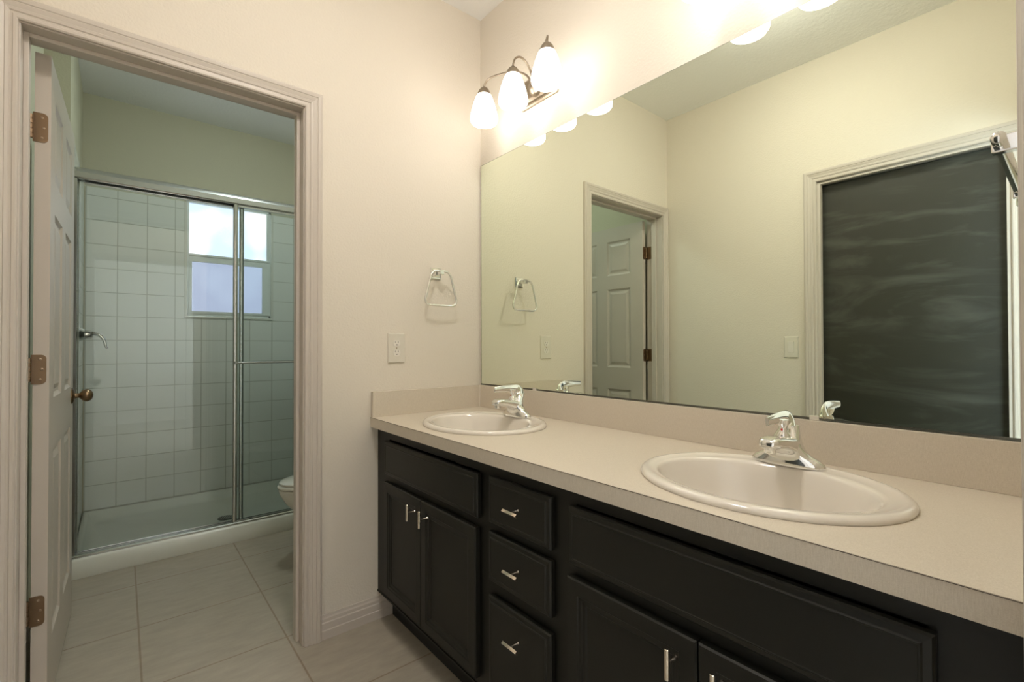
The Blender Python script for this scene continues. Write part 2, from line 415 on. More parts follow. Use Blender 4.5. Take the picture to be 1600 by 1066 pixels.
# open six-panel door; local x runs from hinge edge to latch edge
DW = 0.735
ang = math.radians(89.1)
d1 = empty('door_1', (-1.560, 0.128, 0.012), ang); d1['kind'] = 'structure'
bm = paneled(DW, 2.030, 0.036, six_panels(DW), DRINGS)
slab = build('door_panel', bm, M_door, d1)
def round_hinge_leaf(bm, w_, h_, t, x0=0, y=0, z=0):
    # leaf in the local yz plane (door edge), rounded outer corners
    pts = [(0,-h_/2),(w_-0.012,-h_/2)] + [(w_-0.012+0.012*math.sin(a), -h_/2+0.012-0.012*math.cos(a)) for a in (PI/8,PI/4,3*PI/8,PI/2)]
    pts += [(w_-0.012+0.012*math.cos(a), h_/2-0.012+0.012*math.sin(a)) for a in (0.001,PI/8,PI/4,3*PI/8,PI/2)] + [(0,h_/2)]
    return pts
for hz in (1.812-0.012, 1.072-0.012, 0.340-0.012):
    # leaf on the hinge edge of the slab (local x=0 plane, spans y from outer barrel into the slab)
    bm = B(); pts = round_hinge_leaf(None, 0.034, 0.090, 0.002)
    r0 = [(-0.0022, 0.022-u, hz+v) for u, v in pts]; r1 = [(0.0002, 0.022-u, hz+v) for u, v in pts]
    ring_loft(bm, [r0, r1])
    h = build('hinge', bm, M_hinge, d1)
    bm = B()
    for v in (-0.036, -0.0215, -0.007, 0.0075, 0.022): lathe(bm, [(0.0045, v), (0.0058, v+0.0005), (0.0058, v+0.0135), (0.0045, v+0.014)], (-0.004, 0.026, hz), n=12, cap0=True, cap1=True)
    build('hinge_barrel', bm, M_hinge, h)
    for u, v in ((0.020, 0.031), (0.024, 0.0), (0.020, -0.031)):
        bm = B(); lathe(bm, [(0.0001, -0.0030), (0.002, -0.0034), (0.0042, -0.0022)], (0, 0.022-u, hz+v), 'X', 12)
        build('screw', bm, M_screw, h)
# knob, both sides
KZ = 0.935-0.012
for sg in (-1, 1):
    bm = B(); f = sg*0.018
    lathe(bm, [(0.0005, f), (0.033, f), (0.033, f+sg*0.003), (0.029, f+sg*0.007), (0.018, f+sg*0.010), (0.012, f+sg*0.012)], (DW-0.062, 0, KZ), 'Y', 32)
    k = build('rosette', bm, M_brass, d1, smooth=40)
    bm = B(); lathe(bm, [(0.012, f+sg*0.010), (0.0095, f+sg*0.022), (0.012, f+sg*0.027), (0.021, f+sg*0.034), (0.0265, f+sg*0.044), (0.0268, f+sg*0.052), (0.022, f+sg*0.061), (0.013, f+sg*0.067), (0.0005, f+sg*0.069)], (DW-0.062, 0, KZ), 'Y', 32)
    build('knob', bm, M_brass, d1, smooth=40)
# jamb-side hinge leaves
t5 = bpy.data.objects['trim_5']
for hz in (1.812, 1.072, 0.340):
    bm = B(); box(bm, OL-0.0002, OL+0.0022, WT-0.036, WT+0.004, hz-0.045, hz+0.045); build('hinge_leaf', bm, M_hinge, t5)
# dark door in the left wall
d2 = empty('door_2', (XW-0.070, (DY0+DY1)/2, 0.01)); d2['kind'] = 'structure'
bm = B(); box(bm, -0.018, 0.018, DY0+0.004-d2.location.y, DY1-0.003-d2.location.y, 0, 2.036); build('door_panel', bm, M_board, d2, bevel=0.002)
for hz in (1.80, 1.09, 0.30):
    bm = B(); box(bm, XW-0.046, XW-0.008, DY0-0.0003, DY0+0.0022, hz-0.045, hz+0.045); build('hinge_leaf', bm, M_hinge, trim6, bevel=0.001)
# strip jamb edge shown beside the dark panel (the light stop the panel closes against)
bm = B(); box(bm, XW-0.050, XW-0.002, DY0, DY0+0.012, 0, DH-0.012); build('door_stop', bm, M_trim, trim6, bevel=0.0015)

# ------------------------------------------------------------------ window_1
w1 = empty('window_1', ((WX0+WX1)/2, YB, WZ0)); w1['kind'] = 'structure'
def wbox(name, m, boxes, parent, bevel=0.0015):
    bm = B()
    for b in boxes:
        x0,x1,y0,y1,z0,z1 = b; L0 = w1.location
        box(bm, x0-L0.x, x1-L0.x, y0-L0.y, y1-L0.y, z0-L0.z, z1-L0.z)
    return build(name, bm, m, parent, bevel=bevel)
M_bull = mat('bullnose_tile', (0.66, 0.66, 0.60), 0.15)
M_vinyl = mat('window_aluminium', (0.72, 0.76, 0.74), 0.4)
bn = 0.012
wbox('window_sill', M_bull, [(WX0-bn, WX1+bn, T0-0.006, YB+0.03, WZ0-0.006, WZ0+0.006)], w1)
wbox('window_reveal', M_bull, [(WX0-bn, WX0+0.003, T0-0.004, YB+0.03, WZ0+0.006, 2.165), (WX1-0.003, WX1+bn, T0-0.004, YB+0.03, WZ0+0.006, 2.165)], w1)
ya, yb = YB+0.004, YB+0.045
wbox('window_frame', M_vinyl, [(WX0+0.003, WX0+0.016, ya, yb, WZ0+0.006, WZ1), (WX1-0.016, WX1-0.003, ya, yb, WZ0+0.006, WZ1), (WX0+0.003, WX1-0.003, ya, yb, WZ1-0.016, WZ1), (WX0+0.003, WX1-0.003, ya, yb, WZ0+0.006, WZ0+0.026)], w1)
wbox('window_sash', M_vinyl, [(WX0+0.016, WX0+0.034, ya-0.006, yb-0.012, WZ0+0.026, 1.800), (WX1-0.062, WX1-0.016, ya-0.006, yb-0.012, WZ0+0.026, 1.800),
      (WX0+0.034, WX1-0.062, ya-0.006, yb-0.012, WZ0+0.026, WZ0+0.044), (WX0+0.034, WX1-0.062, ya-0.006, yb-0.012, 1.748, 1.800), (WX0+0.016, WX1-0.016, ya-0.012, ya-0.004, 1.788, 1.803)], w1)
wbox('window_glass', M_frostU, [(WX0+0.016, WX1-0.030, YB+0.030, YB+0.034, 1.80, WZ1-0.016)], w1, None)
wbox('window_glass', M_frostL, [(WX0+0.034, WX1-0.062, YB+0.020, YB+0.024, WZ0+0.044, 1.748)], w1, None)
wbox('upper_sash', M_vinyl, [(WX1-0.030, WX1-0.016, ya+0.004, yb-0.004, 1.80, WZ1-0.016)], w1)

# ------------------------------------------------------------------ vanity cabinet
YV = YN+0.002
van = empty('vanity_cabinet', (-0.28, -0.937, 0)); tag(van, 'long dark espresso bathroom vanity cabinet with four doors and three drawers under the beige countertop', 'cabinet')
V0 = van.location
def vb(name, m, boxes, parent=None, bevel=0.001, smooth=None):
    bm = B()
    for x0,x1,y0,y1,z0,z1 in boxes: box(bm, x0-V0.x, x1-V0.x, y0-V0.y, y1-V0.y, z0, z1)
    return build(name, bm, m, parent or van, bevel=bevel)
XF = -0.535
vb('carcass', M_cab, [(XF+0.02, -0.002, -0.020, -0.002, 0.115, 0.803), (XF+0.02, -0.002, YV, YV+0.018, 0.115, 0.803), (XF+0.02, -0.002, YV+0.018, -0.020, 0.115, 0.133),
                      (-0.010, -0.002, YV+0.018, -0.020, 0.133, 0.803), (XF+0.02, -0.010, -0.790, -0.774, 0.133, 0.803), (XF+0.02, -0.010, -1.098, -1.082, 0.133, 0.803)])
fr = []
stl = [(-0.115,-0.002),(-0.815,-0.735),(-1.13,-1.05),(YV,-1.765)]
for a, b in stl: fr.append((XF, XF+0.02, a, b, 0.115, 0.803))
for k in range(3):
    a, b = stl[k+1][1], stl[k][0]
    rails = [(0.765,0.803),(0.115,0.160),(0.595,0.640)] + ([(0.42,0.475)] if k == 1 else [])
    for z0, z1 in rails: fr.append((XF, XF+0.02, a, b, z0, z1))
for a, b in ((-0.43,-0.40),(-1.46,-1.43)): fr.append((XF, XF+0.02, a, b, 0.160, 0.595))
vb('face_frame', M_cab, fr, bevel=None)
vb('toe_kick', M_kick, [(-0.475, -0.460, YV, -0.016, 0.0, 0.115)], bevel=None)
vb('cove_strip', M_cab, [(XF-0.003, XF, YV, -0.002, 0.115, 0.121)], bevel=None)
XD = XF-0.0035
def front(name, ya, yb, za, zb, rings):
    """nested loops from the outer edge inwards, proud of the face frame towards -x"""
    bm = B(); loops = []
    for ins, d in rings:
        x = XD-d-V0.x
        loops.append([(x, ya+ins-V0.y, za+ins), (x, yb-ins-V0.y, za+ins), (x, yb-ins-V0.y, zb-ins), (x, ya+ins-V0.y, zb-ins)])
    ring_loft(bm, loops)
    return build(name, bm, M_cab, van)
DOORR = [(0,0),(0,0.0155),(0.003,0.019),(0.034,0.020),(0.0365,0.0175),(0.043,0.0165),(0.0455,0.0125),(0.052,0.0115),(0.056,0.0085)]
DRAWR = [(0,0),(0,0.0115),(0.0035,0.0155),(0.0125,0.017),(0.0145,0.0195),(0.0165,0.0195),(0.018,0.0185)]
def pull(parent, y, z, vertical, ln=0.058):
    """slim bar on one round post"""
    bm = B(); x0 = XD-0.0175-V0.x; x1 = x0-0.030
    lathe(bm, [(0.0052, x0+0.003), (0.0042, x0-0.001), (0.0026, x0-0.004), (0.0026, x1)], (0, y-V0.y, z), 'X', 14, True, True)
    post = build('handle', bm, M_pull, parent, smooth=40)
    bm = B(); h = ln/2; r = 0.0052
    if vertical: lathe(bm, [(0.001, -h), (r-0.001, -h), (r, -h+0.001), (r, h-0.001), (r-0.001, h), (0.001, h)], (x1, y-V0.y, z), 'Z', 16, True, True)
    else: lathe(bm, [(0.001, -h), (r-0.001, -h), (r, -h+0.001), (r, h-0.001), (r-0.001, h), (0.001, h)], (x1, y-V0.y, z), 'Y', 4, True, True)
    return build('handle_bar', bm, M_pull, post, smooth=40) if False else _join(post, bm, M_pull)
def _join(post, bm, m):
    bm2 = B(); bm2.from_mesh(post.data)
    me = bpy.data.meshes.new('t'); bmesh.ops.recalc_face_normals(bm, faces=bm.faces); bm.to_mesh(me); bm.free(); bm2.from_mesh(me)
    bm2.to_mesh(post.data); bm2.free()
    post.data.polygons.foreach_set('use_smooth', [True]*len(post.data.polygons)); post.data.set_sharp_from_angle(angle=math.radians(40))
    return post
for ya_, yb_, hy in ((-0.4085, -0.105, -0.365), (-0.742, -0.4115, -0.4530), (-1.4440, -1.117, -1.402), (-1.775, -1.4470, -1.490)):
    d = front('door', ya_, yb_, 0.152, 0.598, DOORR); pull(d, hy, 0.548, True)
front('false_drawer_front', -0.748, -0.105, 0.627, 0.760, DRAWR)
front('false_drawer_front', -1.775, -1.119, 0.627, 0.762, DRAWR)
for za_, zb_, kz in ((0.634, 0.766, 0.702), (0.468, 0.608, 0.540), (0.152, 0.427, 0.352)):
    d = front('drawer', -1.059, -0.803, za_, zb_, DRAWR); pull(d, -0.938, kz, False)

# ------------------------------------------------------------------ countertop with holes for the sinks
SK = [(-0.305, -0.440), (-0.310, -1.455)]; SA, SB_ = 0.260, 0.218    # semi-axes along y / x
ct = empty('countertop', (-0.285, -0.937, 0.803)); tag(ct, 'long beige linen-look laminate countertop with two sinks cut in', 'countertop')
C0 = ct.location
def ctop():
    bm = B(); x0, x1, y0, y1 = -0.5683, -0.002, YV, -0.002; zt, zb = 0.8445, 0.804
    k = 48
    cuts = []
    for z in (zt, zb):
        polys = []
        # split in bands: around each sink a rectangle with an elliptical hole
        bands = [(y0, -1.76, None), (-1.76, -1.15, SK[1]), (-1.15, -0.745, None), (-0.745, -0.135, SK[0]), (-0.135, y1, None)]
        for a, b, s in bands:
            if s is None:
                bm.faces.new([bm.verts.new(p) for p in ((x0,a,z),(x1,a,z),(x1,b,z),(x0,b,z))]); continue
            cx, cy = s; ea, eb = 0.24, 0.198
            corner = [(x0,a),(x1,a),(x1,b),(x0,b)]
            outer = []; inner = []
            for i in range(k):
                t = 2*PI*(i+0.5)/k; c, sn = math.cos(t), math.sin(t)
                inner.append((cx+eb*c, cy+ea*sn))
                # ray to rectangle
                tx = ((x1-cx)/c if c > 0 else (x0-cx)/c) if abs(c) > 1e-9 else 1e9
                ty = ((b-cy)/sn if sn > 0 else (a-cy)/sn) if abs(sn) > 1e-9 else 1e9
                q = min(tx, ty); outer.append((cx+c*q, cy+sn*q, 'x' if tx < ty else 'y'))
            for i in range(k):
                j = (i+1) % k
                o1, o2 = outer[i], outer[j]; pts = [(*inner[i], z), (o1[0], o1[1], z)]
                if o1[2] != o2[2]:
                    px = x1 if max(o1[0], o2[0]) > cx+0.0 and (o1[0]+o2[0])/2 > cx else x0
                    py = b if (o1[1]+o2[1])/2 > cy else a
                    pts.append((px, py, z))
                pts += [(o2[0], o2[1], z), (*inner[j], z)]
                bm.faces.new([bm.verts.new(p) for p in pts])
            if z == zt:
                for i in range(k):
                    j = (i+1) % k; p, q = inner[i], inner[j]
                    bm.faces.new([bm.verts.new(v) for v in ((*p, zt), (*q, zt), (*q, zb), (*p, zb))])
    for p, q in (((x0,y0),(x1,y0)), ((x1,y0),(x1,y1)), ((x1,y1),(x0,y1)), ((x0,y1),(x0,y0))):
        bm.faces.new([bm.verts.new(v) for v in ((*p, zt), (*q, zt), (*q, zb), (*p, zb))])
    bmesh.ops.translate(bm, verts=bm.verts, vec=-Vector(C0))
    return bm
build('worktop', ctop(), M_count, ct)
def cb(name, m, b, parent=ct, bevel=0.001):
    bm = B(); box(bm, b[0]-C0.x, b[1]-C0.x, b[2]-C0.y, b[3]-C0.y, b[4]-C0.z, b[5]-C0.z); return build(name, bm, m, parent, bevel=bevel)
cb('backsplash', M_count, (-0.020, -0.002, YV, -0.002, 0.8445, 0.950))
cb('side_splash', M_count, (-0.5660, -0.020, -0.020, -0.002, 0.8445, 0.950))
M_seam = mat('caulk_line', (0.72, 0.66, 0.56), 0.4)
cb('caulk_bead', M_seam, (-0.0235, -0.0195, -0.0235, -0.0195, 0.8445, 0.9495), bevel=None)
M_ledge = mat('laminate_seam', (0.10, 0.075, 0.055), 0.5)
cb('edge_seam', M_ledge, (-0.5687, -0.5678, YV, -0.002, 0.8425, 0.8435), bevel=None)

# ------------------------------------------------------------------ sinks
def make_sink(cx, cy, label):
    t = empty('sink', (cx, cy, 0.8445)); tag(t, label, 'sink', 'oval drop-in basins in the vanity top')
    bm = B(); rings = []
    K = 64
    def er(ox, a, b, z): return [(ox+b*math.cos(2*PI*i/K), a*math.sin(2*PI*i/K), z) for i in range(K)]
    prof = [(0,SA,SB_,0.0003),(0,SA+0.0015,SB_+0.0015,0.004),(0,SA,SB_,0.0085),(0,SA-0.004,SB_-0.004,0.0120),(0,SA-0.010,SB_-0.010,0.0138),(0,SA-0.018,SB_-0.018,0.0140),(0,SA-0.0205,SB_-0.0205,0.0128),
            (-0.012,SA-0.036,SB_-0.042,0.0118),(-0.016,SA-0.042,SB_-0.050,0.0108),(-0.017,SA-0.0455,SB_-0.0535,0.0085),(-0.018,SA-0.0485,SB_-0.0565,0.003),(-0.019,SA-0.056,SB_-0.064,-0.018),(-0.019,SA-0.070,SB_-0.076,-0.055),
            (-0.016,SA-0.095,SB_-0.094,-0.095),(-0.010,SA-0.135,SB_-0.123,-0.125),(0.0,SA-0.19,SB_-0.165,-0.140),(0.0,0.022,0.022,-0.1445)]
    for p in prof: rings.append(er(*p))
    # underside
    under = [(0.0,0.026,0.026,-0.152),(0.0,SA-0.18,SB_-0.155,-0.150),(-0.012,SA-0.12,SB_-0.112,-0.134),(-0.018,SA-0.082,SB_-0.086,-0.100),(-0.020,SA-0.058,SB_-0.068,-0.058),(-0.018,SA-0.044,SB_-0.055,-0.02),(-0.010,SA-0.034,SB_-0.04,-0.003),(0,SA,SB_,0.0003)]
    for p in under: rings.append(er(*p))
    ring_loft(bm, rings, False, False); build('basin', bm, M_porc, t, smooth=60)
    bm = B(); lathe(bm, [(0.0225,-0.1440),(0.0225,-0.1425),(0.019,-0.1415),(0.012,-0.143),(0.0005,-0.143)], n=24); build('drain', bm, M_chrome, t, smooth=50)
    bm = B(); lathe(bm, [(0.0225,-0.1460),(0.020,-0.1470),(0.020,-0.152),(0.0005,-0.152)], n=24); 
    build('tailpiece', bm, M_chrome, t)
    bm = B(); lathe(bm, [(0.009, 0), (0.009, 0.0008), (0.0065, 0.0012), (0.0005, 0.0008)], n=20)
    o = build('overflow_ring', bm, M_chrome, t, smooth=50); o.location = (-0.1715, 0, -0.030); o.rotation_euler = (0, math.radians(76), 0)
    return t
make_sink(*SK[0], 'white oval drop-in sink in the counter corner beside the side splash')
make_sink(*SK[1], 'white oval drop-in sink nearest the camera, under the wide false drawer front')

# ------------------------------------------------------------------ faucets
def make_faucet(x, y, label):
    t = empty('faucet', (x, y, 0.8572)); tag(t, label, 'faucet', 'single-lever chrome basin taps')
    K = 40
    # base: boat-shaped plate flaring up into a column that leans back
    bm = B(); rings = []
    for a, b, z, n, ox in ((0.0800,0.0270,0.0,2.2,0),(0.0810,0.0280,0.003,2.2,0),(0.0790,0.0268,0.010,2.1,0),(0.069,0.0255,0.018,2.0,0),(0.053,0.0255,0.026,2.1,-0.002),(0.0420,0.0260,0.035,2.4,-0.004),(0.0360,0.0260,0.046,2.8,-0.006),
                        (0.0310,0.0250,0.058,2.8,-0.004),(0.0270,0.0220,0.070,2.5,0.003),(0.0230,0.0185,0.082,2.2,0.012),(0.0215,0.0170,0.092,2.0,0.015)):
        r = []
        for i in range(K):
            th = 2*PI*i/K; c, sn = math.cos(th), math.sin(th)
            r.append((ox + b*math.copysign(abs(c)**(2/n), c), a*math.copysign(abs(sn)**(2/n), sn), z))
        rings.append(r)
    ring_loft(bm, rings); build('body', bm, M_chrome, t, smooth=60)
    # spout: broad, flat-topped, rising forward out of the column
    bm = B(); rings = []
    for px, pz, hw, hh in ((0.000,0.040,0.0340,0.0260),(-0.022,0.048,0.0320,0.0210),(-0.045,0.0550,0.0290,0.0165),(-0.068,0.0600,0.0262,0.0145),(-0.090,0.0625,0.0240,0.0130),(-0.104,0.0625,0.0215,0.0120),(-0.112,0.0620,0.0170,0.0095),(-0.115,0.0615,0.0100,0.0050)):
        r = []
        for i in range(28):
            th = 2*PI*i/28; c, sn = math.cos(th), math.sin(th); n = 3.2
            r.append((px + 0.2*hh*sn, hw*math.copysign(abs(c)**(2/n), c), pz + hh*math.copysign(abs(sn)**(2/n), sn)))
        rings.append(r)
    ring_loft(bm, rings); build('spout', bm, M_chrome, t, smooth=45)
    bm = B(); lathe(bm, [(0.0005,0.0400),(0.0100,0.0400),(0.0120,0.0415),(0.0120,0.0480),(0.0135,0.0490),(0.0135,0.0560)], (-0.098,0,0), n=24); build('aerator', bm, M_chrome, t, smooth=40)
    # handle: hood rising from the column, arching forward into a thin lever
    bm = B(); tube(bm, catmull([(0.014,0,0.0800),(0.0165,0,0.092),(0.0135,0,0.1030),(0.000,0,0.1105),(-0.024,0,0.1135),(-0.052,0,0.1140),(-0.082,0,0.1135),(-0.112,0,0.1125)], 7),
         lambda u: (0.0225-0.012*u, max(0.0036, 0.0160-0.030*u)), 24)
    hd = build('handle', bm, M_chrome, t, smooth=60, weld=False)
    bm = B(); lathe(bm, [(0.0160,0.0680),(0.0150,0.0730),(0.0098,0.0810),(0.0070,0.0860),(0.0075,0.0910),(0.0120,0.0970),(0.0145,0.1080)], (-0.022,0,0), n=24, cap0=True, cap1=True); build('handle_neck', bm, M_chrome, hd, smooth=60)
    bm = B(); lathe(bm, [(0.0005,0),(0.0026,0),(0.0026,0.0012),(0.0005,0.0014)], n=12); o = build('temperature_mark', bm, M_red, hd); o.location = (-0.0300,0,0.0855); o.rotation_euler = (0,-PI/2+0.2,0)
    bm = B(); lathe(bm, [(0.0022,0.018),(0.0022,0.082),(0.0035,0.084),(0.0048,0.088),(0.0048,0.092),(0.0030,0.095),(0.0005,0.0955)], (0.0375,0,0), n=14, cap0=True)
    lathe(bm, [(0.0055,0.0005),(0.0055,0.006),(0.0022,0.019)], (0.0375,0,0), n=14, cap0=True)
    build('lift_rod', bm, M_chrome, t, smooth=50)
    return t
FX = -0.140
make_faucet(FX, -0.440, 'chrome single-lever faucet on the sink in the counter corner')
make_faucet(FX, -1.446, 'chrome single-lever faucet on the sink nearest the camera')

# ------------------------------------------------------------------ wall mirror
XM = -0.0061
mr = empty('wall_mirror', (0, -0.94, 0.953)); tag(mr, 'large frameless wall mirror above the vanity backsplash', 'mirror')
bm = B(); box(bm, XM+0.0004, -0.0005, YV+0.002+0.94, -0.010+0.94, 0, 2.030-0.953); build('glass_back', bm, M_medge, mr)
bm = B(); v = [bm.verts.new(p) for p in ((XM, YV+0.003+0.94, 0.001), (XM, -0.0140+0.94, 0.001), (XM, -0.0140+0.94, 2.0285-0.953), (XM, YV+0.003+0.94, 2.0285-0.953))]
vb2 = [bm.verts.new((XM+0.0004, q.co.y, q.co.z)) for q in v]
bm.faces.new(v); bm.faces.new(vb2[::-1])
for i in range(4): bm.faces.new((v[i], v[(i+1)%4], vb2[(i+1)%4], vb2[i]))
build('mirror_face', bm, M_mirror, mr)
bm = B(); box(bm, XM-0.0025, XM-0.0004, YV+0.002+0.94, -0.010+0.94, -0.0025, 0.0035); build('bottom_channel', bm, M_chan, mr)
for cy in (-0.405, -1.462):
    bm = B(); box(bm, XM-0.0050, XM-0.0026, cy-0.011+0.94, cy+0.011+0.94, -0.0025, 0.0085); build('clip', bm, M_plas, mr, bevel=0.001)

# ------------------------------------------------------------------ vanity lights
def make_light(yc, label):
    t = empty('vanity_light', (-0.001, yc, 2.19)); tag(t, label, 'light', 'three-shade wall lights over the mirror')
    Z0 = 2.19
    bm = B(); loops = []
    for ins, d in ((0,0),(0,0.006),(0.006,0.010),(0.012,0.010),(0.016,0.016),(0.030,0.019)):
        y_, z0, z1 = 0.110-ins, -0.012+ins, 0.112-ins
        loops.append([(-d,-y_,z0),(-d,y_,z0),(-d,y_,z1),(-d,-y_,z1)])
    ring_loft(bm, loops); bp_ = build('backplate', bm, M_nickel, t)
    bm = B(); lathe(bm, [(0.042,-0.018),(0.040,-0.026),(0.031,-0.036),(0.018,-0.043),(0.010,-0.046),(0.0005,-0.047)], (0,0,0.050), 'X', 32, cap0=True)
    build('dome', bm, M_nickel, t, smooth=50)
    AX = -0.149
    for k in (-1, 0, 1):
        y1 = k*0.199
        bm = B()
        pts = [(-0.038, k*0.012, 0.056), (-0.046, k*0.030, 0.098), (-0.066, k*0.075, 0.128), (-0.100, k*0.140, 0.136), (-0.134, k*0.186, 0.122), (AX, y1, 0.090), (AX, y1, 0.072)] if k else \
              [(-0.038, 0, 0.056), (-0.052, 0, 0.098), (-0.080, 0, 0.132), (-0.112, 0, 0.139), (-0.138, 0, 0.122), (AX, 0, 0.092), (AX, 0, 0.072)]
        tube(bm, catmull(pts, 8), 0.0042, 12); build('arm', bm, M_nickel, t, smooth=60)
        bm = B(); lathe(bm, [(0.0045,0.0885),(0.007,0.086),(0.010,0.082),(0.017,0.078),(0.023,0.070),(0.0275,0.060),(0.0315,0.051),(0.0322,0.0475),(0.0300,0.0475)], (AX, y1, 0), n=32, cap0=True)
        build('shade_cap', bm, M_nickel, t, smooth=50)
        bm = B(); prof = [(0.0255,0.0610),(0.0275,0.0550),(0.0360,0.038),(0.0440,0.016),(0.0520,-0.010),(0.0580,-0.035),(0.0605,-0.052),(0.0590,-0.065),(0.0540,-0.0725),(0.0515,-0.0740),(0.0490,-0.0720),(0.0545,-0.063),(0.0565,-0.052),(0.0500,-0.015),(0.0400,0.014),(0.0250,0.052)]
        lathe(bm, prof, (AX, y1, 0), n=36); sh = build('shade', bm, M_shade, t, smooth=60)
        bm = B(); lathe(bm, [(0.012,0.055),(0.013,0.030),(0.020,0.010),(0.027,-0.005),(0.028,-0.018),(0.022,-0.034),(0.010,-0.043),(0.0005,-0.045)], (AX, y1, 0), n=20, cap0=True); build('bulb', bm, M_shade, sh, smooth=60)
    return t
make_light(-0.434, 'nickel three-shade vanity light over the corner sink, near the far wall')
make_light(-1.440, 'nickel three-shade vanity light over the sink nearest the camera, mostly above the frame')

# ------------------------------------------------------------------ towel rings
def make_ring(loc, rz, label, out=0.052):
    t = empty('towel_ring', loc, rz); tag(t, label, 'towel ring', None)
    # local: wall plane y=0, room towards -y, x along the wall
    bm = B(); loops = []
    for ins, d in ((0,0.0005),(0,0.006),(0.003,0.009),(0.009,0.010),(0.011,0.013),(0.014,0.014)):
        a = 0.0265-ins; loops.append([(-a,-d,-a),(a,-d,-a),(a,-d,a),(-a,-d,a)])
    ring_loft(bm, loops); build('wall_plate', bm, M_chrome, t)
    bm = B(); loops = [[(-q,-d,-q),(q,-d,-q),(q,-d,q),(-q,-d,q)] for q, d in ((0.0115,0.013),(0.0085,0.020),(0.0085,out-0.012),(0.0110,out-0.009),(0.0110,out+0.009),(0.009,out+0.011))]
    ring_loft(bm, loops); build('post', bm, M_chrome, t)
    base = [(-0.026, 0.005), (0.026, 0.005), (0.040, -0.001), (0.050, -0.014), (0.057, -0.036), (0.078, -0.112), (0.080, -0.128), (0.074, -0.142), (0.060, -0.149), (0.030, -0.150), (-0.030, -0.150), (-0.060, -0.149), (-0.074, -0.142), (-0.080, -0.128), (-0.078, -0.112), (-0.057, -0.036), (-0.050, -0.014), (-0.040, -0.001)]
    bm = B(); tube(bm, catmull([(p[0], -out, p[1]) for p in base], 6, closed=True), 0.0052, 12, closed=True)
    build('ring', bm, M_chrome, t, smooth=60)
    return t
make_ring((-0.258, 0, 1.474), 0, 'chrome trapezoid towel ring on the wall above the electrical outlet')
t = empty('towel_bar', (-0.215, YN, 1.436)); tag(t, 'short chrome towel bar on the near end wall at the right edge of the mirror', 'towel bar')
for px in (-0.160, 0.170):
    bm = B(); loops = []
    for ins, d in ((0,0.0005),(0,0.006),(0.004,0.009),(0.010,0.010)):
        a = 0.026-ins; loops.append([(px-a,d,-a),(px+a,d,-a),(px+a,d,a),(px-a,d,a)])
    ring_loft(bm, loops); build('wall_plate', bm, M_chrome, t)
    bm = B(); box(bm, px-0.009, px+0.009, 0.009, 0.063, -0.0125, 0.0125); build('post', bm, M_chrome, t, bevel=0.002)
bm = B(); lathe(bm, [(0.0060,-0.200),(0.0085,-0.198),(0.0085,0.198),(0.0060,0.200)], (0,0.053,0), 'X', 24, True, True); build('bar', bm, M_chrome, t, smooth=40)

# ------------------------------------------------------------------ outlet and light switch
t = empty('electrical_outlet', (-0.4525, 0, 1.1325)); tag(t, 'white duplex electrical outlet on the wall above the side splash', 'outlet')
bm = B(); ring_loft(bm, [[(-a,-d,-b),(a,-d,-b),(a,-d,b),(-a,-d,b)] for a, b, d in ((0.0395,0.0635,0.0),(0.0395,0.0635,0.003),(0.0365,0.0605,0.0065))]); build('cover_plate', bm, M_plas, t)
M_plas2 = mat('outlet_face', (0.72, 0.68, 0.62), 0.3)
for dz in (0.0205, -0.0205):
    bm = B(); r = []
    for i in range(32):
        a = 2*PI*i/32; r.append((0.0168*math.cos(a), max(-0.0135, min(0.0135, 0.0168*math.sin(a)))))
    ring_loft(bm, [[(p, -0.0064, q+dz) for p, q in r], [(p, -0.0082, q+dz) for p, q in r]]); rc = build('receptacle', bm, M_plas2, t)
    bm = B(); box(bm, -0.0075, -0.0055, -0.0086, -0.0080, dz+0.0015, dz+0.0090); box(bm, 0.0055, 0.0075, -0.0086, -0.0080, dz+0.0025, dz+0.0085)
    lathe(bm, [(0.0025, -0.0086), (0.0025, -0.0080)], (0,0,dz-0.0065), 'Y', 12, True, True); build('slots', bm, M_dark, rc)
bm = B(); lathe(bm, [(0.0005,-0.0080),(0.0025,-0.0078),(0.0030,-0.0060)], (0,0,0), 'Y', 12); build('screw', bm, M_screw, t)
t = empty('light_switch', (XW, -0.8115, 1.1300)); tag(t, 'white rocker light switch seen in the mirror beside the dark door', 'light switch')
bm = B(); ring_loft(bm, [[(d,-a,-b),(d,a,-b),(d,a,b),(d,-a,b)] for a, b, d in ((0.038,0.061,0.0),(0.038,0.061,0.003),(0.035,0.058,0.0065))]); build('cover_plate', bm, M_plas, t)
bm = B(); ring_loft(bm, [[(0.0062,-a,-b),(0.0062,a,-b),(0.0062,a,b),(0.0062,-a,b)] if k == 0 else [(0.0080,-a,-b),(0.0080,a,-b),(0.0105,a,b),(0.0105,-a,b)] for k, (a, b) in enumerate(((0.0165,0.033),(0.0160,0.0325)))]); build('rocker', bm, M_plas2, t)

